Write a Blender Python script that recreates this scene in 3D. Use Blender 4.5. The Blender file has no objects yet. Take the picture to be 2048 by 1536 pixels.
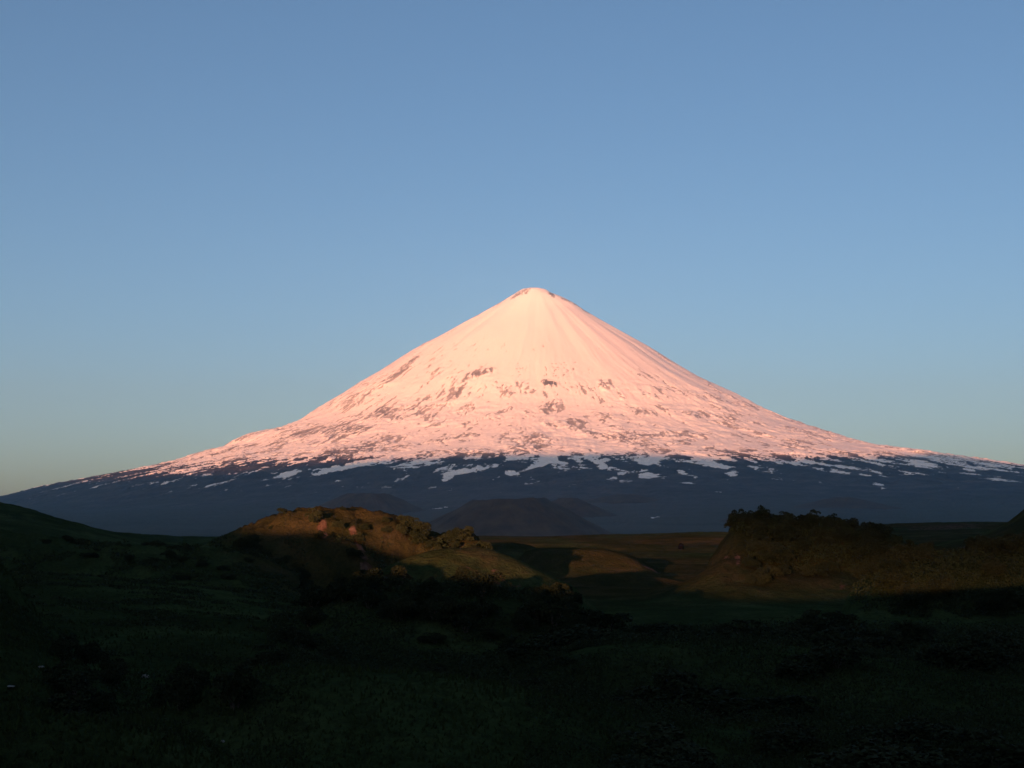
import bpy, math, random
import numpy as np
from mathutils import Vector
R = math.radians
rng = np.random.default_rng(7)
random.seed(7)
scene = bpy.context.scene
col = scene.collection

# ------------------------------------------------------------------ camera model (photo is 2048 x 1536)
HFOV = R(40.0)
F = 1024 / math.tan(HFOV / 2)
VH = 1050.0                                   # row of the true horizon
PITCH = math.atan((VH - 768) / F)
SUN_EL, SUN_AZ = R(3.0), R(16.0)              # sun low, behind the camera and to the left
TO_SUN = np.array([-math.sin(SUN_AZ) * math.cos(SUN_EL), -math.cos(SUN_AZ) * math.cos(SUN_EL), math.sin(SUN_EL)])

def ray(u, v):
    xc, zc = (u - 1024) / F, (768 - v) / F
    y = math.cos(PITCH) - zc * math.sin(PITCH)
    z = math.sin(PITCH) + zc * math.cos(PITCH)
    return xc / y, z / y                      # per metre of y
def project(x, y, z):
    yc = y * math.cos(PITCH) + z * math.sin(PITCH)
    zc = -y * math.sin(PITCH) + z * math.cos(PITCH)
    return 1024 + F * x / yc, 768 - F * zc / yc

# ------------------------------------------------------------------ noise
PERM = np.random.default_rng(3).permutation(4096)
GA = np.random.default_rng(4).uniform(0, 2 * np.pi, 4096)
GX, GY = np.cos(GA), np.sin(GA)
def perlin(x, y, seed=0):
    xi = np.floor(x).astype(np.int64); yi = np.floor(y).astype(np.int64)
    xf = x - xi; yf = y - yi
    u = xf * xf * xf * (xf * (xf * 6 - 15) + 10); v = yf * yf * yf * (yf * (yf * 6 - 15) + 10)
    def g(ix, iy, fx, fy):
        h = PERM[(PERM[(ix + seed * 131) & 4095] + iy) & 4095]
        return GX[h] * fx + GY[h] * fy
    a = g(xi, yi, xf, yf); b = g(xi + 1, yi, xf - 1, yf)
    c = g(xi, yi + 1, xf, yf - 1); d = g(xi + 1, yi + 1, xf - 1, yf - 1)
    return (a + (b - a) * u + (c - a) * v + (a - b - c + d) * u * v) * 1.5
def fbm(x, y, o=4, seed=0, gain=.5, ridged=False):
    t = 0; a = 1; s = 0
    for k in range(o):
        n = perlin(x * 2 ** k, y * 2 ** k, seed + k)
        if ridged: n = 1 - 2 * np.abs(n)
        t = t + a * n; s += a; a *= gain
    return t / s
def sstep(a, b, x):
    t = np.clip((x - a) / (b - a), 0, 1); return t * t * (3 - 2 * t)

# ------------------------------------------------------------------ object helpers
def tag(o, label=None, cat=None, group=None, kind=None):
    if label: o['label'] = label
    if cat: o['category'] = cat
    if group: o['group'] = group
    if kind: o['kind'] = kind
    return o
def mesh_np(name, verts, faces, mat, smooth=True, attrs=None, parent=None):
    me = bpy.data.meshes.new(name)
    verts = np.ascontiguousarray(verts, dtype=np.float32); faces = np.ascontiguousarray(faces, dtype=np.int32)
    n, k = faces.shape
    me.vertices.add(len(verts)); me.vertices.foreach_set('co', verts.ravel())
    me.loops.add(n * k); me.loops.foreach_set('vertex_index', faces.ravel())
    me.polygons.add(n)
    me.polygons.foreach_set('loop_start', np.arange(0, n * k, k, dtype=np.int32))
    me.polygons.foreach_set('loop_total', np.full(n, k, dtype=np.int32))
    me.update(calc_edges=True)
    me.polygons.foreach_set('use_smooth', np.full(n, smooth))
    for an, av in (attrs or {}).items():
        at = me.attributes.new(an, 'FLOAT', 'POINT'); at.data.foreach_set('value', np.ascontiguousarray(av, dtype=np.float32).ravel())
    if mat: me.materials.append(mat)
    o = bpy.data.objects.new(name, me); col.objects.link(o)
    if parent: o.parent = parent
    return o
def grid_faces(nr, nc, wrap=False):
    i = np.arange(nr - 1)[:, None]; j = np.arange(nc if wrap else nc - 1)[None, :]
    j2 = (j + 1) % nc
    a = i * nc + j; b = i * nc + j2; c = (i + 1) * nc + j2; d = (i + 1) * nc + j
    return np.stack([a, b, c, d], -1).reshape(-1, 4)

# ------------------------------------------------------------------ materials
def newmat(name):
    m = bpy.data.materials.new(name); m.use_nodes = True
    nt = m.node_tree; b = nt.nodes['Principled BSDF']
    return m, nt, b
def N(nt, t, **kw):
    n = nt.nodes.new(t)
    for k, v in kw.items(): setattr(n, k, v)
    return n
def L(nt, a, b): nt.links.new(a, b)
def noise_node(nt, scale, detail=6, rough=.6, vec=None, dist=0):
    n = N(nt, 'ShaderNodeTexNoise'); n.inputs['Scale'].default_value = scale
    n.inputs['Detail'].default_value = detail; n.inputs['Roughness'].default_value = rough
    n.inputs['Distortion'].default_value = dist
    if vec is not None: L(nt, vec, n.inputs['Vector'])
    return n
def ramp(nt, src, stops):
    r = N(nt, 'ShaderNodeValToRGB'); e = r.color_ramp.elements
    e[0].position, e[0].color = stops[0][0], (*stops[0][1], 1)
    e[1].position, e[1].color = stops[-1][0], (*stops[-1][1], 1)
    for p, c in stops[1:-1]:
        k = e.new(p); k.color = (*c, 1)
    L(nt, src, r.inputs['Fac']); return r
def mixc(nt, fac, a, b):
    m = N(nt, 'ShaderNodeMix', data_type='RGBA')
    if isinstance(fac, float): m.inputs[0].default_value = fac
    else: L(nt, fac, m.inputs[0])
    for k, s in ((6, a), (7, b)):
        if isinstance(s, tuple): m.inputs[k].default_value = (*s, 1)
        else: L(nt, s, m.inputs[k])
    return m.outputs[2]
def math_(nt, op, a, b=None, clamp=False):
    m = N(nt, 'ShaderNodeMath', operation=op, use_clamp=clamp)
    for k, s in ((0, a), (1, b)):
        if s is None: continue
        if isinstance(s, (int, float)): m.inputs[k].default_value = s
        else: L(nt, s, m.inputs[k])
    return m.outputs[0]
def mapr(nt, src, a, b, c=0., d=1.):
    m = N(nt, 'ShaderNodeMapRange'); m.interpolation_type = 'SMOOTHSTEP'
    for k, v in zip(range(1, 5), (a, b, c, d)): m.inputs[k].default_value = v
    L(nt, src, m.inputs[0]); return m.outputs[0]

# mountain: snow over dark volcanic rock
M_mount, nt, b = newmat('volcano_snow_and_rock')
geo = N(nt, 'ShaderNodeNewGeometry'); pos = geo.outputs['Position']
at = N(nt, 'ShaderNodeAttribute', attribute_name='snow')
n1 = noise_node(nt, .022, 5, .65, pos); n2 = noise_node(nt, .004, 6, .6, pos); n3 = noise_node(nt, .0012, 4, .5, pos)
f = math_(nt, 'ADD', at.outputs['Fac'], math_(nt, 'MULTIPLY', math_(nt, 'SUBTRACT', n1.outputs['Fac'], .5), .8))
f = mapr(nt, f, .25, .75)
rock = ramp(nt, n2.outputs['Fac'], [(.3, (.014, .014, .016)), (.5, (.032, .031, .033)), (.7, (.070, .062, .060))])
snow = ramp(nt, n3.outputs['Fac'], [(.3, (.80, .80, .80)), (.7, (.86, .86, .85))])
at2 = N(nt, 'ShaderNodeAttribute', attribute_name='dust')
dusted = mixc(nt, at2.outputs['Fac'], rock.outputs[0], (.62, .60, .60))
sep = N(nt, 'ShaderNodeSeparateXYZ'); L(nt, pos, sep.inputs[0])
nv = noise_node(nt, .0016, 7, .62, pos, .6)
veg = math_(nt, 'ADD', math_(nt, 'MULTIPLY', sep.outputs['Z'], -.0022), math_(nt, 'MULTIPLY', nv.outputs['Fac'], 1.6))
low = mixc(nt, mapr(nt, veg, .05, .75), dusted, (.024, .027, .016))
L(nt, mixc(nt, f, low, snow.outputs[0]), b.inputs['Base Color'])
b.inputs['Roughness'].default_value = .85; b.inputs['Specular IOR Level'].default_value = .15
bp = N(nt, 'ShaderNodeBump'); bp.inputs['Strength'].default_value = .35; bp.inputs['Distance'].default_value = 6
L(nt, n1.outputs['Fac'], bp.inputs['Height']); L(nt, bp.outputs[0], b.inputs['Normal'])

M_cone, nt, b = newmat('cinder')
pos = N(nt, 'ShaderNodeNewGeometry').outputs['Position']
n1 = noise_node(nt, .01, 8, .65, pos)
L(nt, ramp(nt, n1.outputs['Fac'], [(.3, (.028, .020, .013)), (.5, (.050, .033, .020)), (.7, (.075, .055, .030))]).outputs[0], b.inputs['Base Color'])
b.inputs['Roughness'].default_value = .95; b.inputs['Specular IOR Level'].default_value = .1

# ground
M_ground, nt, b = newmat('tundra_grass_and_rock')
pos = N(nt, 'ShaderNodeNewGeometry').outputs['Position']
ar = N(nt, 'ShaderNodeAttribute', attribute_name='rock').outputs['Fac']
ad = N(nt, 'ShaderNodeAttribute', attribute_name='dry').outputs['Fac']
nb = noise_node(nt, .09, 8, .62, pos); nf = noise_node(nt, 1.3, 5, .7, pos); nm = noise_node(nt, .35, 6, .65, pos, .4)
grass = ramp(nt, nb.outputs['Fac'], [(.3, (.023, .038, .014)), (.5, (.038, .058, .021)), (.7, (.056, .075, .029))])
dry = ramp(nt, nb.outputs['Fac'], [(.3, (.030, .029, .010)), (.5, (.050, .041, .016)), (.7, (.074, .052, .028))])
ad2 = mapr(nt, math_(nt, 'ADD', ad, math_(nt, 'MULTIPLY', math_(nt, 'SUBTRACT', nm.outputs['Fac'], .5), .9)), .2, .8)
nw = noise_node(nt, .028, 5, .6, pos, 1.2)
g = mixc(nt, ad2, grass.outputs[0], dry.outputs[0])
g = mixc(nt, mapr(nt, nw.outputs['Fac'], .40, .62, .55, 0.), g, (.014, .020, .008))
g = mixc(nt, mapr(nt, nf.outputs['Fac'], .42, .68), g, mixc(nt, .55, g, (.012, .014, .008)))
rk = ramp(nt, nm.outputs['Fac'], [(.25, (.035, .020, .015)), (.5, (.075, .042, .030)), (.72, (.14, .088, .068))])
rf = mapr(nt, math_(nt, 'ADD', ar, math_(nt, 'MULTIPLY', math_(nt, 'SUBTRACT', nm.outputs['Fac'], .5), 1.3)), .42, .62)
L(nt, mixc(nt, rf, g, rk.outputs[0]), b.inputs['Base Color'])
b.inputs['Roughness'].default_value = .95; b.inputs['Specular IOR Level'].default_value = 0
bp = N(nt, 'ShaderNodeBump'); bp.inputs['Strength'].default_value = .9; bp.inputs['Distance'].default_value = .45
L(nt, math_(nt, 'ADD', nf.outputs['Fac'], math_(nt, 'MULTIPLY', nm.outputs['Fac'], 2.0)), bp.inputs['Height'])
L(nt, bp.outputs[0], b.inputs['Normal'])

def leafmat(name, c1, c2, sc=.6):
    m, nt, b = newmat(name)
    pos = N(nt, 'ShaderNodeNewGeometry').outputs['Position']
    oi = N(nt, 'ShaderNodeObjectInfo')
    n = noise_node(nt, sc, 4, .6, pos)
    f = math_(nt, 'ADD', math_(nt, 'MULTIPLY', n.outputs['Fac'], .7), math_(nt, 'MULTIPLY', oi.outputs['Random'], .4))
    L(nt, ramp(nt, f, [(.3, c1), (.8, c2)]).outputs[0], b.inputs['Base Color'])
    b.inputs['Roughness'].default_value = .85; b.inputs['Specular IOR Level'].default_value = .06
    return m
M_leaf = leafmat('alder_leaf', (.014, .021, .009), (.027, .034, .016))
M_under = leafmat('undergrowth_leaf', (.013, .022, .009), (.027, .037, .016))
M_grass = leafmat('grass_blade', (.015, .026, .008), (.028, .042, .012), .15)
M_stem, nt, b = newmat('bark'); b.inputs['Base Color'].default_value = (.06, .045, .035, 1); b.inputs['Roughness'].default_value = .9
nn = noise_node(nt, 6, 4); L(nt, ramp(nt, nn.outputs['Fac'], [(.3, (.04, .03, .022)), (.7, (.09, .075, .06))]).outputs[0], b.inputs['Base Color'])
def rockmat(name, c1, c2):
    m, nt, b = newmat(name)
    pos = N(nt, 'ShaderNodeNewGeometry').outputs['Position']
    n = noise_node(nt, 2.2, 8, .65, pos)
    L(nt, ramp(nt, n.outputs['Fac'], [(.35, c1), (.65, c2)]).outputs[0], b.inputs['Base Color'])
    b.inputs['Roughness'].default_value = .9; b.inputs['Specular IOR Level'].default_value = 0
    bp = N(nt, 'ShaderNodeBump'); bp.inputs['Strength'].default_value = .7; bp.inputs['Distance'].default_value = .2
    L(nt, n.outputs['Fac'], bp.inputs['Height']); L(nt, bp.outputs[0], b.inputs['Normal'])
    return m
M_pale = rockmat('pale_stone', (.13, .125, .11), (.27, .26, .23))
M_dark = rockmat('dark_basalt', (.002, .002, .003), (.004, .004, .005))
M_shade_cloud, nt, b = newmat('added_shade_cloud_white'); b.inputs['Base Color'].default_value = (.8, .8, .8, 1); b.inputs['Roughness'].default_value = 1  # surface of the unseen bank added to block the sun
nn = noise_node(nt, 3, 4); L(nt, ramp(nt, nn.outputs['Fac'], [(.3, (.7, .7, .72)), (.7, (.85, .85, .85))]).outputs[0], b.inputs['Base Color'])

# ------------------------------------------------------------------ the volcano
D = 22000.0; US = 1074
SX = ray(US, 600)[0] * D
SIL = [(-160,1030),(-80,1012),(0,997),(50,985),(100,974),(150,964),(200,955),(250,946),(300,937),(340,927),(380,915),(410,907),(440,899),(465,884),(490,875),(520,869),(560,860),(600,842),(630,822),
       (660,802),(700,778),(730,759),(760,742),(800,716),(830,697),(850,686),(880,671),(900,660),(930,643),(960,627),(980,616),(1000,605),(1015,596),(1030,587),(1042,579),(1055,576),
       (1075,574),(1092,579),(1102,585),(1125,594),(1150,607),(1170,621),(1200,639),(1225,653),(1250,667),(1275,681),(1300,695),(1325,711),(1350,727),(1375,742),(1400,757),(1425,768),
       (1450,780),(1475,793),(1500,806),(1525,820),(1550,831),(1575,841),(1600,850),(1650,865),(1700,880),(1750,892),(1800,898),(1850,903),(1900,912),(1960,922),(2010,930),(2048,935),(2130,947),(2210,958)]
su = np.array([p[0] for p in SIL], float); sv = np.array([p[1] for p in SIL], float)
uu = np.arange(-150, 2200, 6.0); tv = np.interp(uu, su, sv)
RB = np.concatenate([np.linspace(0, 2000, 70), np.linspace(2060, 10000, 110), np.linspace(10200, 20000, 30)])
cx = np.array([ray(u, v)[0] for u, v in zip(uu, tv)]); cz = np.array([ray(u, v)[1] for u, v in zip(uu, tv)])
rr = np.abs(cx * D - SX); zz = cz * D
def initp(mask):
    r = rr[mask]; z = zz[mask]; o = np.argsort(r); r, z = r[o], z[o]
    rl, zl = r[-1], z[-1]
    p = np.interp(RB, r, z)
    far = RB > rl
    # decays from the last seen point to the plain
    p[far] = -150 + (zl + 150) * np.exp(-(RB[far] - rl) / 3600)
    return p
PL, PR = initp(uu < US), initp(uu >= US)
def cone(x, y, PL=None, PR=None):
    dx, dy = x - SX, y - D
    r = np.hypot(dx, dy); s = sstep(-1, 1, dx / np.maximum(r, 1))
    side = np.interp(r, RB, PL) * (1 - s) + np.interp(r, RB, PR) * s
    kk = np.hanning(33); kk /= kk.sum()
    rs = np.arange(-2000, 22001, 60.0); sm = [np.convolve(np.pad(np.interp(np.abs(rs), RB, P), 16, 'edge'), kk, 'valid') for P in (PL, PR)]
    m = sstep(300, 1400, r)
    front = np.interp(r, rs, sm[0]) * (1 - s) + np.interp(r, rs, sm[1]) * s
    wgt = (1 - sstep(.62, .93, np.abs(dx) / np.maximum(r, 1))) * m
    return side * (1 - wgt) + front * wgt
YY = np.concatenate([np.linspace(9000, D + 300, 700)])
for it in range(14):
    h = cone(cx[:, None] * YY[None, :], YY[None, :], PL, PR) / YY[None, :]
    k = h.argmax(1); e = cz - h.max(1)
    yk = YY[k]; xk = cx * yk; rk_ = np.hypot(xk - SX, yk - D); dz = e * yk
    for P, m in ((PL, uu < US), (PR, uu >= US)):
        o = np.argsort(rk_[m]); c = np.interp(RB, rk_[m][o], dz[m][o]); rl = rk_[m].max()
        c = np.where(RB > rl, c * np.exp(-(RB - rl) / 1500), c)
        P += .7 * c
ac = np.arange(-205, 2256, 2.05)
ax = (ac - 1024) / F / math.cos(PITCH)        # x per metre of y: one column a render pixel
yr = np.concatenate([np.linspace(5400, 11500, 130)[:-1], np.linspace(11500, D + 350, 560), np.linspace(D + 400, 34000, 50)])
X = ax[None, :] * yr[:, None]; Y = np.broadcast_to(yr[:, None], X.shape).copy()
dx, dy = X - SX, Y - D
r = np.hypot(dx, dy); th = np.arctan2(dx, -dy)
H = cone(X, Y, PL, PR)
w1 = fbm(X / 1100, Y / 1100, 4, 20) * .35
g1 = fbm(th * 9 + w1, r / 2600, 4, 1, ridged=True)
g2 = fbm(th * 34 + w1 * 3, r / 1400, 4, 5, ridged=True)
lob = fbm(X / 420, Y / 420, 5, 9, .55, True)
lobm = sstep(-.1, .35, fbm(X / 1600, Y / 1600, 3, 14) + .12) * sstep(2300, 3400, r) * (1 - .5 * sstep(8000, 11000, r))
fadeS = 1 - .75 * np.exp(-((r - 0) / 500) ** 2)
H += g1 * (6 + 14 * sstep(-.3, .3, fbm(th * 3, r / 3000, 2, 66))) * (.45 + .55 * sstep(2000, 4500, r)) * sstep(150, 2500, r) * (1 - .6 * sstep(7000, 11000, r))
H += g2 * 4 * sstep(-.15, .35, fbm(th * 6 + w1, r / 900, 3, 68)) * sstep(400, 3000, r) * (1 - .7 * sstep(7000, 11000, r))
H += lob * 26 * lobm
H += fbm(th * 5.5 + w1 * .6, r / 5200, 2, 31) * 26 * sstep(150, 1500, r) * (1 - .7 * sstep(3500, 6500, r))
H += fbm(X / 110, Y / 110, 4, 30, .6) * 7 * sstep(2200, 3600, r)
H += fbm(X / 60, Y / 60, 2, 37) * 5 * np.exp(-(r / 420) ** 2)
# the small crater rim at the top
H -= 45 * np.exp(-((dx + 15) ** 2 + (dy - 60) ** 2) / 95 ** 2)
# snow cover and its dusting
streak = fbm(th * 20 + w1 * 4, r / 560 + w1, 4, 41, .55)
blotch = fbm(X / 260, Y / 340, 5, 47, .6)
fine = fbm(X / 75 + th * 8, Y / 75, 4, 53, .65)
U, V = project(X, Y, H)
Ztab = [-200, 150, 330, 480, 600, 700, 800, 900, 1050, 1300, 1700, 2100, 2600, 5000]
Ttab = [-1.3, -.95, -.64, -.42, -.24, -.08, .04, .09, .10, .12, .16, .29, .48, .60]
Hs = cone(X, Y, PL, PR)
Zeff = Hs + 60 * fbm(X / 2500, Y / 2500, 2, 61)
T = np.interp(Zeff, Ztab, Ttab)
# down-slope wrinkles in lava and scree that poke through the snow
def rank(a):
    q = np.quantile(a.ravel()[::37], np.linspace(0, 1, 201)); return np.interp(a, q, np.linspace(0, 1, 201))
wr1 = fbm(th * 50 + fbm(X / 340, Y / 340, 3, 201) * 1.5, r / 620, 4, 203, .6, True)
wr2 = fbm(X / 62 + fbm(X / 200, Y / 200, 2, 207) * 1.8, Y / 120, 3, 209, .62, True)
region = rank(fbm(X / 620 + w1, Y / 900, 4, 213, .6) + .3 * streak)
n_hi = rank(.46 * -wr1 + .24 * -wr2 + .26 * fine + .16 * blotch)
streak2 = fbm(th * 34 + w1 * 3, r / 800 + w1, 4, 221, .55)
n_lo = rank(.74 * streak2 + .30 * blotch + .36 * fine)
hi = sstep(680, 860, Hs)
Nn = rank(n_hi * hi + n_lo * (1 - hi))
C0 = np.interp(Zeff, [-200, 150, 330, 480, 600, 700, 780, 880, 1000, 1300, 1700, 2100, 2500, 3000, 4000], [1.08, 1.05, .98, .945, .875, .66, .42, .24, .20, .17, .11, .035, .006, .001, .0])
C0 = np.where(Hs > 700, C0 * (1 + (.08 + 2.9 * region ** 3 - 1) * sstep(700, 900, Hs)), C0)
def patch(u, v, wu, wv, ang=0, amp=1.0):
    c, s = math.cos(R(ang)), math.sin(R(ang))
    a = (U - u) * c - (V - v) * s; bb = (U - u) * s + (V - v) * c
    return amp * np.exp(-((a / wu) ** 2 + (bb / wv) ** 2))
bare = np.zeros_like(H)
front = (Y < D + 50)
for p in [(965,745,30,6,14,.9),(930,765,28,9,48,.6),(905,800,22,9,45,.45),(1100,767,17,6,-14,1.1),(1203,770,14,7,-50,.6),(1218,768,12,11,-60,.5),(1245,795,18,8,-50,.5),
          (818,729,26,5,38,.75),(800,742,40,5,36,.5),(755,775,60,5,35,.45),(870,755,50,4,33,.4),(760,822,26,9,30,.6),(692,848,12,6,10,.6),(930,815,34,7,30,.45),(850,800,26,8,40,.4),
          (1010,790,40,10,40,.35),(1100,815,34,16,0,.42),(940,845,40,9,25,.35),(1420,770,30,5,-35,.45),(1500,812,26,3,-28,.7),(1465,795,22,3,-28,.5),(1450,820,30,6,-30,.35),
          (1050,583,13,5,20,.9),(1030,592,14,3,36,.8),(1000,606,22,2.5,32,.5),(1103,588,8,4,-45,.9),(1150,607,16,2.5,-30,.8),(1170,619,14,3,-35,.9),(955,630,16,2.5,32,.6),(1128,598,16,2.5,-28,.5),
          (850,688,18,2.5,30,.5),(905,660,18,2.5,30,.4),(1330,716,30,3,-32,.4),(1280,688,30,2.5,-30,.3),(1500,880,60,16,-15,.3),(1480,900,45,10,-10,.25),(1130,895,40,9,0,.3),(480,880,24,5,20,.5),
          (1000,890,40,8,0,.3),(1240,860,60,12,-10,.2),(1380,880,40,9,-20,.2),(690,885,50,6,15,.2)]:
    bare += patch(*p) * front
C0 = C0 + .16 * hi * sstep(-500, -2600, dx) * region * sstep(3300, 2200, Hs) + .95 * np.clip(bare, 0, 1.1) * sstep(.08, .5, bare)
# long snow tongues and patches lying below the main cover
for p in [(1090,920,24,10,20,1),(1050,940,42,6,18,.9),(935,945,40,5,12,.9),(900,955,30,5,35,.6),(830,928,50,5,14,.9),(740,925,80,5,14,.8),(690,935,50,5,12,1),(580,948,60,4,10,.8),(430,968,60,4,9,.6),
          (310,965,50,3.5,9,.6),(250,968,40,3,8,.5),(60,998,24,2.5,9,.5),(1300,922,28,9,14,1),(1275,945,34,5,10,.8),(1430,930,30,7,-6,1),(1410,915,50,4,-8,.7),(1290,953,22,4,6,.8),(1220,958,18,4,4,.8),
          (1465,950,16,5,0,.9),(1385,962,14,6,20,.8),(1670,941,20,5,-10,1),(1590,927,16,5,-10,.9),(1755,968,22,6,-35,.7),(1730,935,30,4,-25,.7),(1840,930,28,4,-12,.8),(1940,942,14,4,0,.8),(1440,988,12,5,-30,.6),
          (1320,995,12,5,0,.4),(870,1018,36,2.5,6,.8),(1310,1036,22,2,10,.6),(900,980,14,6,20,.5),(600,975,8,6,60,.4),(680,962,20,6,30,.5),(1520,935,20,4,-12,.6),(960,920,50,4,10,.5),(1200,925,30,5,10,.5)]:
    C0 = C0 - .95 * patch(*p) * front * (.2 + .9 * sstep(-.3, .2, .8 * streak2 + .9 * fine + .12))
soft = .50 * sstep(-.14, .10, Nn - (1 - np.minimum(C0 * 2.0, .8))) + .50 * sstep(-.05, .05, Nn - (1 - .62 * C0))
hard = sstep(-.06, .05, Nn - (1 - C0))
snowv = 1 - (soft * hi + hard * (1 - hi)) * sstep(.001, .004, C0)
snowv = np.where(Hs < 900, snowv * (.66 + .34 * sstep(380, 720, Hs)), snowv)
dust = np.clip(sstep(680, 880, Hs) * (.52 - .20 * sstep(.2, .8, C0) - .25 * patch(1100, 767, 20, 9) * front + .25 * fine), 0, .8)
H -= (1 - snowv) * 3.0
H -= 320 * sstep(7300, 5400, Y)
H += (wr1 * 14 + wr2 * 12) * sstep(900, 2600, r) * (1 - .6 * sstep(6500, 9500, r)) * np.clip(.06 + C0 * 2.6, 0, 1) * (Hs > 0)
vol = mesh_np('volcano', np.stack([X, Y, H], -1).reshape(-1, 3), grid_faces(*X.shape), M_mount, attrs={'snow': snowv, 'dust': dust})
tag(vol, kind='structure')

# cinder cones on the foot slopes
def plain_z(x, y):
    d = np.hypot(x, y)
    return np.interp(d, [0, 450, 900, 1500, 3000, 6000, 9000, 45000], [-14, -14, -8, -14, -40, -75, -130, -300])
def foot_z(x, y):
    return max(float(cone(np.array([x]), np.array([y]), PL, PR)[0]), float(plain_z(np.array([x]), np.array([y]))[0]))
def cinder(u, vtop, d, hw, flat, seed, tilt=0., ex=.75):
    kx, kz = ray(u, vtop); cxx, cyy, top = kx * d, d, kz * d
    base = foot_z(cxx, cyy) - 12; hm = top - base; W = hw / F * d
    nr_, nt_ = 70, 240
    q = np.linspace(0, 1.25, nr_)[:, None]; a = np.linspace(0, 2 * np.pi, nt_, endpoint=False)[None, :]
    qq = np.clip((q - flat) / (1 - flat), 0, 2)
    prof = np.where(q < flat, 1 - .10 * (1 - (q / max(flat, .01)) ** 2), 1 - qq ** ex if False else np.maximum(1 - qq, 0) ** 1.15)
    rad = W * q * (1 + .10 * fbm(np.cos(a) * 1.5 + seed, np.sin(a) * 1.5, 3, seed))
    x = rad * np.cos(a); y = rad * np.sin(a)
    z = hm * prof * (1 + tilt * np.cos(a) * np.minimum(q, .5)) + hm * .05 * fbm(x / W * 7, y / W * 7, 4, seed) * sstep(0, .2, prof) \
        + hm * .035 * fbm(a * 9 + 0 * q, q * 2 + 0 * a, 3, seed + 3, ridged=True) * sstep(flat, flat + .2, q) * sstep(0, .15, prof)
    z = z - 40 * sstep(1.0, 1.25, q)
    v = np.stack([x + cxx, y + cyy, z + base], -1).reshape(-1, 3)
    o = mesh_np('cinder_cone', v, grid_faces(nr_, nt_, True), M_cone); tag(o, kind='structure')
for c in [(1018, 998, 7000, 215, .34, 2, .08), (738, 987, 10500, 135, .30, 5, -.04), (1135, 996, 9500, 110, .16, 9, 0), (1250, 989, 11500, 100, .2, 12, 0), (1685, 995, 10500, 120, .15, 15, 0), (1520, 1030, 8500, 110, .4, 19, 0)]:
    cinder(*c)

# ------------------------------------------------------------------ the near ground
MOUNDS = []
def mound(u, vtop, d, wl, wr, wd, p, fl=-14, cut=0):
    kx, kz = ray(u, vtop); MOUNDS.append((kx * d, d, kz * d - fl, wl / F * d, wr / F * d, wd, p))
def ridge(prof, d, wf, wb, p, fl=-14):      # a bank whose crest follows a measured line of heights
    a = np.array([(ray(u, v)[0], ray(u, v)[1] * d - fl) for u, v in prof]); MOUNDS.append((a, d, wf, wb, p))
ridge([(-500,850),(-200,935),(-100,968),(0,1005),(60,1019),(140,1043),(200,1060),(260,1073),(340,1086),(430,1100)], 720, 130, 160, 2, -10)      # 0 far hill at left
ridge([(-140,1080),(0,1066),(60,1072),(130,1087),(200,1092),(330,1099),(420,1102),(480,1106),(540,1124),(600,1160)], 300, 36, 30, 2.4)   # 1 hummocky rise at left
mound(-150, 1062, 120, 300, 235, 32, 2.4)              # 2 near spur at left
ridge([(380,1112),(430,1091),(480,1074),(520,1056),(560,1042),(600,1036),(640,1033),(700,1034),(760,1038),(790,1046),(820,1066),(860,1080),(900,1082),(938,1078),(958,1092),(972,1120),(985,1160)], 335, 17, 30, 3.6)   # 3 rocky knoll
ridge([(430,1165),(470,1118),(520,1090),(560,1082),(620,1078),(680,1086),(720,1100),(760,1130),(790,1165)], 318, 9, 14, 3)   # 4 its lower ledge
mound(910, 1200, 325, 10, 10, 5, 2)                    # 5
ridge([(690,1215),(735,1152),(780,1129),(820,1111),(860,1101),(900,1096),(950,1097),(990,1104),(1020,1114),(1060,1132),(1100,1152),(1140,1170),(1190,1215)], 236, 17, 22, 2.3)   # 6 grassy dome
ridge([(1010,1150),(1050,1104),(1080,1097),(1150,1096),(1210,1099),(1250,1107),(1280,1119),(1310,1138),(1340,1165)], 430, 26, 30, 2.6)   # 7 meadow rise
ridge([(1405,1165),(1420,1128),(1437,1106),(1452,1082),(1466,1066),(1484,1058),(1560,1060),(1640,1063),(1700,1072),(1750,1084),(1800,1092),(1860,1098),(1950,1106),(2100,1112)], 300, 22, 30, 4)   # 8 bushy knoll
ridge([(1180,1222),(1250,1203),(1320,1184),(1380,1158),(1420,1134),(1450,1118),(1480,1117),(1530,1136),(1600,1142),(1660,1139),(1700,1143),(1740,1165),(1800,1200)], 280, 19, 24, 2)   # 9 its grass apron
ridge([(1680,1245),(1700,1196),(1730,1158),(1780,1132),(1850,1116),(1950,1110),(2050,1106),(2200,1106)], 225, 19, 24, 2.8)   # 10 bushy hummock
mound(1960, 1046, 1000, 420, 600, 180, 2.6, -8)        # 11 reddish far rise
ridge([(1760,1100),(1860,1080),(1930,1067),(1970,1053),(2010,1033),(2048,1008),(2150,935),(2400,860)], 520, 80, 100, 2, -10)   # 12 olive hill at right
mound(880, 1178, 165, 320, 330, 14, 2.6)               # 13 bank under the big shrubs
mound(1300, 1285, 125, 260, 700, 12, 2.2)              # 14
mound(640, 1335, 92, 330, 700, 9, 2.2)                 # 15 grass bank
mound(1430, 1070, 900, 380, 300, 60, 2.5, -9)          # 16
mound(40, 1420, 62, 700, 520, 8, 2.2)                  # 17 nearest strip
mound(1120, 1080, 640, 240, 300, 26, 2.4, -11)
mound(1420, 1079, 760, 190, 200, 30, 2.4, -10)
mound(1235, 1146, 345, 110, 120, 10, 2.4)
mound(470, 1092, 420, 160, 200, 24, 2.2)
mound(1000, 1082, 520, 100, 120, 20, 2.2, -13)
ridge([(-250,1128),(-100,1140),(60,1150),(200,1163),(340,1176),(480,1196),(600,1212),(720,1232)], 205, 75, 60, 2.2)   # slope falling from the left edge
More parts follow.
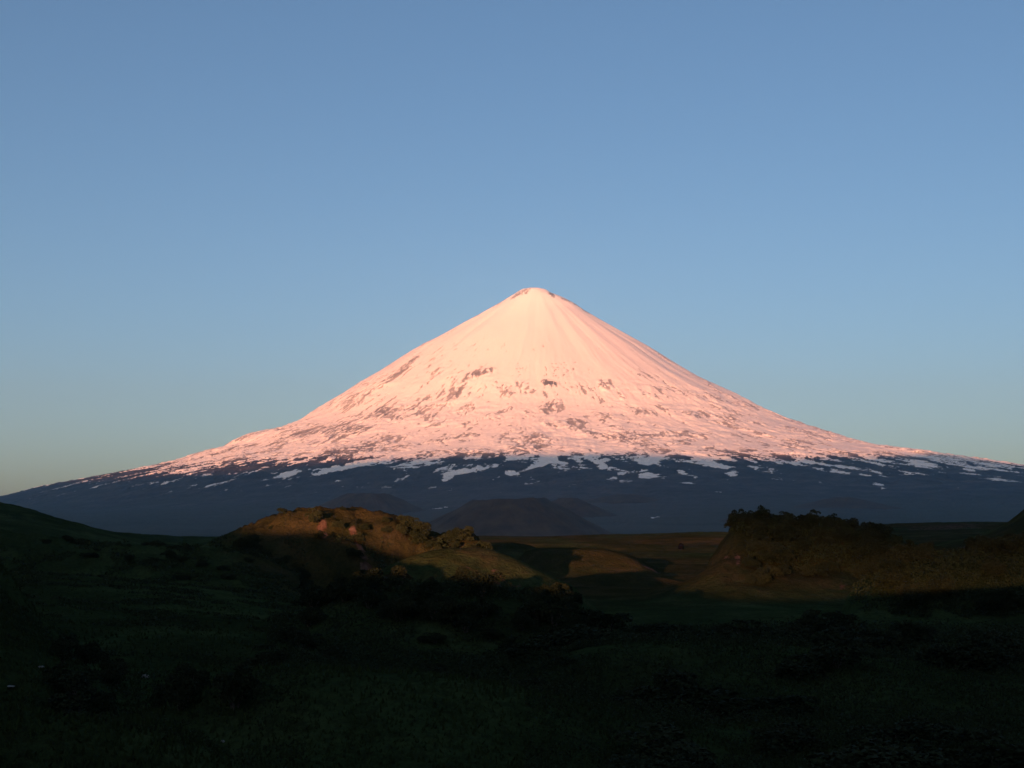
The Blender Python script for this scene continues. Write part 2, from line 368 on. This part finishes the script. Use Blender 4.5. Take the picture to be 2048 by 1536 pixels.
def base_z(x, y):
    z = plain_z(x, y)
    d = np.hypot(x, y)
    z = z + .9 * fbm(x / 60, y / 60, 3, 71) * sstep(20, 80, d) + 4.5 * fbm(x / 210, y / 170, 3, 75) * sstep(450, 900, d)
    # slope under the camera; unseen hill behind, its crest shaped to shade the foreground
    z = z + 12.3 * np.exp(-(d / 24) ** 2)
    cr = np.interp(x, [-420, -330, -230, -195, -168, -140, -121, -110, -90, -68, -54, -40, -10, 60, 160], [62, 42, 31, 24, 22.2, 14.5, 11, 10.6, 9.8, 6.4, 6.5, 7.5, 9, 11, 14])
    back = (cr + 14) * np.exp(-(np.abs(y + 125) / 62) ** 2.2)
    return z + back
def ground_z(x, y, full=False):
    x = np.asarray(x, float); y = np.asarray(y, float)
    b0 = base_z(x, y); hs = 0; best = np.zeros(np.broadcast(x, y).shape); which = np.full(best.shape, -1)
    wx = x + 3.0 * fbm(x / 22, y / 22, 3, 81); wy = y + 4.5 * fbm(x / 18, y / 18, 3, 85)
    wx1 = x + 1.0 * fbm(x / 22, y / 22, 3, 81)
    for i, M_ in enumerate(MOUNDS):
        if len(M_) == 5:
            a, my, wf, wb, p = M_
            t = np.clip(wx1 / np.maximum(wy, 5.), -2, 2) * np.where(y > 5, 1, 99)
            hh_ = np.maximum(np.interp(t, a[:, 0], a[:, 1], left=0 if a[0, 0] > -.4 else None, right=0 if a[-1, 0] < .4 else None), 0) * (np.abs(t) < 1.2)
            dy_ = wy - my; h = hh_ * np.exp(-(np.abs(dy_) / np.where(dy_ < 0, wf, wb)) ** p)
        else:
            mx, my, mh, wl, wr, wd, p = M_
            ddx = wx - mx * wy / my; q = np.sqrt((ddx / np.where(ddx < 0, wl, wr)) ** 2 + ((wy - my) / wd) ** 2)
            h = mh * np.exp(-q ** p)
        upd = h > best; which = np.where(upd, i, which)
        k = 1.2; m = np.maximum(best, h); dl = np.clip(1 - np.abs(best - h) / k, 0, 1)
        best = m + k * .25 * dl * dl * (np.minimum(best, h) > .3)
    craggy = np.isin(which, [1, 2, 3, 4, 5, 8]) * sstep(.5, 3, best)
    z = b0 + best + sstep(.5, 3, best) * (which == 3) * 1.5 * fbm(x / 13, y / 7, 3, 93, .5, True) + np.isin(which, [0, 12]) * 2.2 * fbm(x / 45, y / 45, 4, 98) + craggy * (1.3 * fbm(x / 9, y / 9, 4, 91, .55, True) + .4 * fbm(x / 2.5, y / 2.5, 3, 95)) \
        + (1 - craggy) * .28 * fbm(x / 5, y / 5, 3, 99) * sstep(15, 60, np.hypot(x, y))
    return (z, best, which) if full else z
phi_f = np.linspace(-R(25), R(25), 1050); phi_b = np.linspace(R(25), 2 * np.pi - R(25), 122)[1:-1]
phi = np.concatenate([phi_f, phi_b])
rad = np.concatenate([np.geomspace(1.2, 60, 70)[:-1], np.geomspace(60, 450, 430), np.geomspace(455, 1500, 110), np.geomspace(1560, 3000, 12)])
fr = np.abs(np.angle(np.exp(1j * phi)))
RR = np.repeat(rad[:, None], len(phi), 1)
far = np.geomspace(3300, 39000, 30)[:, None]
scale = np.interp(fr, [0, R(30), R(60), np.pi], [1, 1, .5, .0])[None, :]
RR = np.vstack([RR, 3000 + 60 * np.arange(1, 31)[:, None] / 30 * (1 - scale) + (far - 3000) * scale])
GXx = RR * np.sin(phi)[None, :]; GYy = RR * np.cos(phi)[None, :]
gz, gb, gw = ground_z(GXx, GYy, True)
gy_, gx_ = np.gradient(gz)
slope = np.abs(gz[2:, :] - gz[:-2, :]) / (RR[2:, :] - RR[:-2, :]); slope = np.vstack([slope[:1], slope, slope[-1:]])
GU, GV = project(GXx, np.maximum(GYy, 1), gz)
def reg(u, d, wu, wd, amp):
    return amp * np.exp(-((GU - u) / wu) ** 2 - ((GYy - d) / wd) ** 2) * (GYy > 20)
rockm = -.15 + .35 * sstep(.6, 1.4, slope) * np.isin(gw, [2, 3, 4, 8])
for p in [(960,222,90,9,.62),(1010,219,45,6,.35),(1000,243,70,10,.3),(1075,232,40,14,.35),(1450,281,20,10,.52),(1476,276,9,8,.7),(1308,420,32,16,.75),(1250,420,60,12,.2),(1690,270,14,10,.6),(1680,266,8,5,.4),(1215,262,50,8,.5),
          (630,335,90,14,.30),(560,330,60,10,.22),(740,338,60,14,.25),(705,320,10,4,.6),(716,315,10,4,.7),(730,311,9,4,.7),(746,308,8,4,.7),(642,322,14,5,.4),(652,317,10,4,.4),(555,306,8,6,.6),(1850,900,120,60,.6),(1950,950,100,80,.4),(1100,430,50,20,.2),(840,326,20,6,.35),(955,326,16,5,.5),
          (1830,222,40,8,.3),(30,130,50,14,.4)]:
    rockm += reg(*p)
rockm -= .35 * (GYy > 1500)
dry = np.clip(.15 + .55 * sstep(210, 300, GYy) * sstep(400, 560, GU) + .35 * reg(900, 232, 200, 16, 1) + .4 * reg(680, 335, 260, 20, 1) + .25 * fbm(GXx / 30, GYy / 30, 3, 110) + .75 * sstep(380, 600, GYy) * (fbm(GXx / 55, GYy / 70, 4, 115) - .12), 0, 1)
cen = np.array([[0, 0, float(ground_z(0., 0.))]])
gv = np.concatenate([np.stack([GXx, GYy, gz], -1).reshape(-1, 3), cen])
gf = grid_faces(len(RR), len(phi), True)
ground = mesh_np('ground', gv, gf, M_ground, attrs={'rock': np.append(rockm.ravel(), 0), 'dry': np.append(dry.ravel(), .2)})
tag(ground, kind='structure')

def hit(u, v, y0=25., y1=1200.):
    kx, kz = ray(u, v); ys = np.geomspace(y0, y1, 2500)
    d = ys * kz - ground_z(ys * kx, ys)
    i = np.argmax(d < 0)
    y = ys[i]; return y * kx, y, float(ground_z(y * kx, y))
def visible(x, y, z):
    t = np.linspace(.12, .97, 160)
    return bool(np.all(ground_z(x * t, y * t) < z * t + .05))

# ------------------------------------------------------------------ shrubs
def leaves_mesh(name, n, lobes, leaf, mat, seed, kz=.9):
    g = np.random.default_rng(seed)
    P = []; w = np.array([l[3] ** 2 for l in lobes]); idx = g.choice(len(lobes), n, p=w / w.sum())
    for l, m in zip(lobes, [np.sum(idx == k) for k in range(len(lobes))]):
        dirs = g.normal(size=(m, 3)); dirs /= np.linalg.norm(dirs, axis=1)[:, None]; dirs[:, 2] = np.where(dirs[:, 2] < -.35, -dirs[:, 2], dirs[:, 2])
        rr_ = l[3] * (1 + .22 * fbm(dirs[:, 0] * 2.5 + l[0] * 3, dirs[:, 1] * 2.5 + dirs[:, 2] * 2, 3, seed)) * g.uniform(.45, 1.05, m) ** .45
        P.append(np.array(l[:3]) + dirs * rr_[:, None] * np.array([1, 1, kz]))
    P = np.concatenate(P); P = P[P[:, 2] > .02]; n = len(P)
    a = g.normal(size=(n, 3)); a /= np.linalg.norm(a, axis=1)[:, None]
    b_ = np.cross(a, g.normal(size=(n, 3))); b_ /= np.linalg.norm(b_, axis=1)[:, None]
    s = leaf * g.uniform(.6, 1.3, (n, 1))
    v = np.stack([P - a * s, P + b_ * s * .55, P + a * s, P - b_ * s * .55], 1).reshape(-1, 3)
    return v, np.arange(4 * n).reshape(-1, 4)
TEMPL = []
def stems(seed, h):
    g = random.Random(seed); vs = []; fs = []
    for k in range(7):
        a = g.uniform(0, 6.28); tip = Vector((math.cos(a) * h * .38 * g.uniform(.4, 1), math.sin(a) * h * .38 * g.uniform(.4, 1), h * .7))
        prev = None
        for s in range(4):
            t = s / 3; c = Vector((tip.x * t ** .8, tip.y * t ** .8, tip.z * t - .25 * (s == 0))); rr_ = .055 * (1 - .75 * t)
            i0 = len(vs)
            for q in range(5): vs.append((c.x + rr_ * math.cos(q * 1.2566), c.y + rr_ * math.sin(q * 1.2566), c.z))
            if prev is not None:
                for q in range(5): fs.append((prev + q, prev + (q + 1) % 5, i0 + (q + 1) % 5, i0 + q))
            prev = i0
    return np.array(vs), np.array(fs)
for s in range(6):
    g = random.Random(100 + s); lobes = [(0, 0, .75, .8)]
    for k in range(7 + s % 3):
        a = g.uniform(0, 6.28); q = g.uniform(.35, 1.05); lobes.append((math.cos(a) * q, math.sin(a) * q, g.uniform(.35, 1.35), g.uniform(.3, .6)))
    for k in range(3): lobes.append((g.uniform(-.6, .6), g.uniform(-.6, .6), g.uniform(1.3, 1.75), g.uniform(.2, .36)))
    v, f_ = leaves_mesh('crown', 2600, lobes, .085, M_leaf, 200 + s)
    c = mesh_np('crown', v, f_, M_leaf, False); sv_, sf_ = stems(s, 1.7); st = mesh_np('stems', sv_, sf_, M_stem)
    TEMPL.append((c.data, st.data)); bpy.data.objects.remove(c); bpy.data.objects.remove(st)
nshrub = 0
def shrub(x, y, size, label, group, parts=False, name='shrub', squash=1.0):
    global nshrub
    z = float(ground_z(x, y)) - .12 * size
    cd, sd = TEMPL[random.randrange(6)]
    sc = (size * random.uniform(.85, 1.25), size * random.uniform(.85, 1.25), size * squash * random.uniform(.8, 1.1)); rz = random.uniform(0, 6.28)
    if parts:
        o = bpy.data.objects.new(name, None); col.objects.link(o)
        for nm, dt in (('crown', cd), ('stems', sd)):
            c = bpy.data.objects.new(nm, dt); col.objects.link(c); c.parent = o
    else:
        o = bpy.data.objects.new(name, cd); col.objects.link(o)
    o.location = (x, y, z); o.scale = sc; o.rotation_euler = (random.uniform(-.1, .1), random.uniform(-.1, .1), rz)
    tag(o, label, 'shrub', group); nshrub += 1
ZONES = [  # u0,u1, d0,d1, n, size0,size1, label, group, parts, filter
 (620, 1190, 150, 176, 46, 1.2, 1.8, 'tall dark leafy shrub in the thicket in front of the grassy dome', 'shrubs of the thicket before the grassy dome', True, None),
 (1430, 1770, 276, 318, 52, 1.6, 2.4, 'dense dark shrub covering the steep flat-topped knoll at right', 'shrubs on the steep flat-topped knoll', False, lambda u, y, b, w: w == 8 and b > (4.5 if u > 1488 else 12.2 if u > 1462 else 99)),
 (1495, 1680, 262, 277, 12, 1.1, 1.7, 'dark shrub spilling from the flat-topped knoll onto its grassy foot', 'shrubs at the foot of the flat-topped knoll', False, lambda u, y, b, w: y > 277 - (1690 - u) * .08),
 (1690, 2080, 196, 232, 34, 1.3, 2.0, 'dark shrub on the low hummock at the right edge', 'shrubs on the hummock at the right edge', False, lambda u, y, b, w: b > 1.5),
 (1130, 2060, 66, 190, 46, 1.8, 2.8, 'nearly black shrub in the dim right foreground', 'shrubs filling the right foreground', True, lambda u, y, b, w: w != 10),
 (560, 1130, 95, 150, 22, .9, 1.7, 'nearly black shrub below the central thicket', 'shrubs below the central thicket', True, None),
 (0, 560, 72, 120, 20, .8, 1.4, 'low dark shrub in the hollow at lower left', 'shrubs in the hollow at lower left', True, lambda u, y, b, w: u > 120 and abs(u - 290) > 45),
 (80, 520, 255, 318, 28, .7, 1.6, 'dark shrub scattered over the hummocky slope at left', 'shrubs on the hummocky left slope', False, None),
 (480, 860, 300, 322, 22, 1.0, 2.0, 'dark shrub growing on the shaded face of the rocky knoll', 'shrubs on the face of the rocky knoll', False, lambda u, y, b, w: b < 13),
 (540, 830, 322, 340, 7, .5, .9, 'dark shrub on the sunlit top of the rocky knoll', 'shrubs on the top of the rocky knoll', False, lambda u, y, b, w: w == 3 and (b > 11) and (u < 690 or u > 770)),
 (800, 975, 308, 328, 22, 1.2, 1.8, 'dark shrub crowning the right end of the rocky knoll', 'shrubs on the right end of the rocky knoll', False, lambda u, y, b, w: b > 2),
]
for u0, u1, d0, d1, n, s0, s1, lab, grp, parts, flt in ZONES:
    k = t = 0
    while k < n and t < n * 30:
        t += 1; u = random.uniform(u0, u1); y = d0 + (d1 - d0) * random.random() ** (1.0 if d1 / d0 < 2 else .7)
        x = (u - 1024) / F * y
        z, bb, w = ground_z(x, y, True)
        if flt and not flt(u, y, float(bb), int(w)): continue
        s = random.uniform(s0, s1)
        if not visible(x, y, float(z) + s * 1.3): continue
        shrub(x, y, s, lab, grp, parts, squash=.6 if 'foreground' in grp or 'central' in grp else .62 if 'hummocky' in grp else 1); k += 1
for k, (u, y, s) in enumerate([(1015, 262, 2.6), (1040, 258, 3.0), (1060, 262, 2.5)]):
    shrub((u - 1024) / F * y, y, s, ['rounded bush at left of the trio behind the grassy dome', 'largest middle bush of the trio behind the grassy dome', 'rounded bush at right of the trio behind the grassy dome'][k], 'bushes behind the grassy dome', False, 'bush')

# ------------------------------------------------------------------ undergrowth and grass
def scatter(n, u0, u1, y0, y1, f=None, seed=0):
    g = np.random.default_rng(seed); u = g.uniform(u0, u1, n); y = np.exp(g.uniform(math.log(y0), math.log(y1), n)); x = (u - 1024) / F * y
    z, bb, w = ground_z(x, y, True)
    if f is not None:
        m = f(u, y, x, bb, w, g); x, y, z = x[m], y[m], z[m]
    return x, y, z, g
allv = []; 
for (n, u0, u1, y0, y1, h, f) in [(150000, 1050, 2120, 55, 195, 1.4, lambda u, y, x, b, w, g: fbm(x / 9, y / 9, 3, 120) > -.28),
                                   (70000, 540, 1200, 95, 175, 1.4, lambda u, y, x, b, w, g: fbm(x / 9, y / 9, 3, 120) > -.2),
                                   (50000, -60, 620, 60, 130, .8, lambda u, y, x, b, w, g: fbm(x / 9, y / 9, 3, 124) > .05),
                                   (60000, 1430, 1800, 270, 325, 1.6, lambda u, y, x, b, w, g: (w == 8) & (b > np.where(u < 1490, 11.5, 4.0))),
                                   (40000, 1690, 2120, 190, 235, 1.3, lambda u, y, x, b, w, g: (w == 10) & (b > 1.2 + 1.5 * fbm(x / 5, y / 5, 2, 128)) & (u > 1690 + 90 * g.random(len(u)))),
                                   (40000, -30, 680, 150, 222, .55, lambda u, y, x, b, w, g: fbm(x / 12, y / 7, 3, 133) > .08),
                                   (60000, -20, 980, 240, 335, 1.2, lambda u, y, x, b, w, g: (fbm(x / 10, y / 10, 3, 127) > .1) & (b < 10.0))]:
    x, y, z, g = scatter(n, u0, u1, y0, y1, f, 300 + int(u0) + int(y0))
    lump = np.clip(.5 + fbm(x / 2.6, y / 2.6, 3, 130), .05, 1.2)
    P = np.stack([x, y, z + g.uniform(0, 1, len(x)) ** .6 * h * lump], -1)
    a = g.normal(size=P.shape); a /= np.linalg.norm(a, axis=1)[:, None]; c = np.cross(a, g.normal(size=P.shape)); c /= np.linalg.norm(c, axis=1)[:, None]
    s = (y / 150 * .13 * g.uniform(.7, 1.4, len(y)))[:, None]
    allv.append(np.stack([P - a * s, P + c * s * .6, P + a * s, P - c * s * .6], 1).reshape(-1, 3))
v = np.concatenate(allv)
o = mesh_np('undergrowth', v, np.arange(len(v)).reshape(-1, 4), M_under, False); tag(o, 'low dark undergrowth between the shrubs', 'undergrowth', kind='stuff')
x, y, z, g = scatter(170000, -60, 2110, 30, 260, lambda u, y, x, b, w, g: (fbm(x / 8, y / 8, 3, 140) > -.3) & (g.random(len(y)) < np.clip((200 - y) / 150, 0, 1)), 400)
s = (.05 + y / 150 * .07); hgt = .22 + .35 * g.random(len(x)) * np.clip(.6 + fbm(x / 4, y / 4, 2, 145), 0, 1.2)
ang = g.uniform(0, np.pi, len(x)); lean = g.normal(0, .12, (len(x), 2))
P = np.stack([x, y, z - .03], -1); dvec = np.stack([np.cos(ang) * s, np.sin(ang) * s, 0 * s], -1)
top = P + np.stack([lean[:, 0], lean[:, 1], hgt], -1)
v = np.stack([P - dvec, P + dvec, top], 1).reshape(-1, 3)
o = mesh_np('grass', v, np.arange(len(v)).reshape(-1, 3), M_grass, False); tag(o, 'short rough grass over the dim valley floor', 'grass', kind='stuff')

# ------------------------------------------------------------------ stones
def boulder(u, v, w, h, mat, label, seed, name='boulder', cat='boulder', group=None, blocky=.0, y0=25., y1=1200.):
    x, y, z = hit(u, v, y0, y1)
    bpy.ops.mesh.primitive_ico_sphere_add(subdivisions=4, radius=1)
    o = bpy.context.object; o.name = name; me = o.data; me.name = name
    co = np.array([q.co[:] for q in me.vertices])
    if blocky: co = np.sign(co) * np.abs(co) ** (1 - blocky); 
    g = np.random.default_rng(seed)
    for k in range(14):      # cut flat faces
        nrm = g.normal(size=3); nrm /= np.linalg.norm(nrm); t = g.uniform(.62, .85) * (1 if not blocky else 1.25); dd = co @ nrm; co -= np.outer(np.maximum(dd - t, 0), nrm)
    co *= 1 + (.10 if name == 'boulder' else .38) * fbm(co[:, 0] * 2 + seed, co[:, 1] * 2 + co[:, 2] * 1.7, 5, seed)[:, None]
    W = w / F * y / 2; Hh = h / F * y / 2
    co = co * np.array([W, W * .9, Hh]); me.vertices.foreach_set('co', co.astype(np.float32).ravel()); me.update()
    me.materials.append(mat); o.location = (x, y + W * .5, z + Hh * (.72 if name == 'boulder' else .25)); o.rotation_euler = (0, 0, g.uniform(-.2, .2))
    tag(o, label, cat, group); return o
boulder(290, 1357, 17, 9, M_pale, 'small pale stone alone in the dark hollow at lower left', 3)
boulder(17, 1377, 24, 6, M_pale, 'flat pale slab of stone at the left edge', 5)
boulder(80, 1339, 15, 7, M_pale, 'dull grey stone between the pale slab and the lone pale stone', 8)
boulder(445, 1488, 8, 6, M_pale, 'tiny pale stone near the bottom edge in the grass', 9)
boulder(1362, 1099, 11, 15, M_dark, 'dark upright boulder standing alone on the sunlit meadow', 11, blocky=.35, y0=400.)

# ------------------------------------------------------------------ unseen cloudlike bank added behind the camera to shade the volcano's foot
SHADE = [(-60,985),(100,972),(200,962),(300,956),(450,948),(600,935),(700,925),(850,916),(1000,912),(1100,912),(1200,906),(1300,910),(1400,914),(1500,922),(1600,920),(1700,916),(1800,918),(1900,926),(2000,938),(2048,944),(2150,955)]
YC = -5000.0; pts = []
ccol = (np.array([s[0] for s in SHADE]) + 205) / 2.05
for (u, v), c in zip(SHADE, ccol):
    j = int(round(min(max(c, 0), X.shape[1] - 1))); vis = V[:, j]; front_i = Y[:, j] < D + 360
    i = np.argmin(np.where(front_i, np.abs(vis - v), 1e9))
    p = np.array([X[i, j], Y[i, j], H[i, j]]); t = (YC - p[1]) / TO_SUN[1]; pts.append(p + TO_SUN * t)
pts = np.array(pts); o_ = np.argsort(pts[:, 0]); pts = pts[o_]
cxs = np.unique(np.concatenate([np.linspace(-19000, 17000, 420), np.arange(-1800, -1200, 9.0)])); topz = np.interp(cxs, pts[:, 0], pts[:, 2])
ux = np.linspace(-19000, 17000, 420); ker = np.hanning(21); ker /= ker.sum(); topz = np.interp(cxs, ux, np.convolve(np.pad(np.interp(ux, cxs, topz), 10, 'edge'), ker, 'valid'))
topz += 25 * fbm(cxs / 900, cxs * 0 + 3.3, 3, 150)
botz = 365 + 12 * fbm(cxs / 2500, cxs * 0 + 9, 3, 155)
botz = np.interp(cxs, [-1506, -1480, -1448, -1438, -1416, -1402], [0, 1, 1, 1.09, 1.09, 0]) * (275 - botz) + botz      # lower edge dipped to block part of the sun from the bushy knoll and hummock
ring = 40; a = np.linspace(0, 2 * np.pi, ring, endpoint=False)
mid = (topz + botz) / 2; hh = (topz - botz) / 2
endw = np.sqrt(np.clip(1 - np.abs((cxs + 1000) / 18000) ** 30, .0004, 1))
cv = np.stack([np.repeat(cxs[:, None], ring, 1), YC + 600 * np.cos(a)[None, :] * endw[:, None] * (1 + .25 * fbm(cxs[:, None] / 700, a[None, :] * 1.2, 3, 160)), mid[:, None] + hh[:, None] * np.sin(a)[None, :] * endw[:, None]], -1)
o = mesh_np('added_shade_cloud', cv.reshape(-1, 3), grid_faces(len(cxs), ring, True), M_shade_cloud); tag(o, kind='structure')

# ------------------------------------------------------------------ haze
HX, HY0, HY1, HZ0, HZ1 = 26000, -3300, 40000, -420, 3900
v = [(x, y, z) for x in (-HX, HX) for y in (HY0, HY1) for z in (HZ0, HZ1)]
me = bpy.data.meshes.new('haze'); me.from_pydata(v, [], [(0,1,3,2),(4,6,7,5),(0,4,5,1),(2,3,7,6),(0,2,6,4),(1,5,7,3)]); me.update()
hz = bpy.data.objects.new('haze', me); col.objects.link(hz); tag(hz, 'thin blue evening haze over the whole valley', 'haze', kind='stuff')
M, nt, b = newmat('air'); nt.nodes.remove(b)
pv = N(nt, 'ShaderNodeVolumePrincipled'); pv.inputs['Color'].default_value = (.36, .70, 1.0, 1); pv.inputs['Density'].default_value = 1.75e-5
pv.inputs['Absorption Color'].default_value = (1, 1, 1, 1); pv.inputs['Anisotropy'].default_value = .55
L(nt, pv.outputs[0], nt.nodes['Material Output'].inputs['Volume']); me.materials.append(M)

# ------------------------------------------------------------------ light and sky
w = bpy.data.worlds.new('World'); scene.world = w; w.use_nodes = True; nt = w.node_tree
sky = N(nt, 'ShaderNodeTexSky', sky_type='NISHITA'); sky.sun_disc = False
sky.sun_elevation = SUN_EL; sky.sun_rotation = math.pi + SUN_AZ
sky.altitude = 800; sky.air_density = .56; sky.dust_density = 2.9; sky.ozone_density = 1.5
bg = nt.nodes['Background']; L(nt, sky.outputs[0], bg.inputs['Color']); bg.inputs['Strength'].default_value = .129
sl = bpy.data.lights.new('sun', 'SUN'); sl.energy = 5.0; sl.angle = R(.4); sl.color = (1.0, .43, .23)
so = bpy.data.objects.new('sun', sl); col.objects.link(so)
so.rotation_euler = Vector((-TO_SUN[0], -TO_SUN[1], -TO_SUN[2])).to_track_quat('-Z', 'Y').to_euler()

cam = bpy.data.cameras.new('camera'); cam.sensor_fit = 'HORIZONTAL'; cam.angle = HFOV; cam.clip_start = .3; cam.clip_end = 90000
co = bpy.data.objects.new('camera', cam); col.objects.link(co); co.rotation_euler = (math.pi / 2 + PITCH, 0, 0); scene.camera = co
scene.view_settings.view_transform = 'Standard'; scene.view_settings.look = 'None'
scene.view_settings.exposure = 1.0; scene.view_settings.gamma = 1
scene.render.engine = 'CYCLES'; scene.cycles.volume_bounces = 1; scene.cycles.max_bounces = 6
print('shrubs', nshrub, 'cloud top', topz.min(), topz.max(), 'summit', H.max())
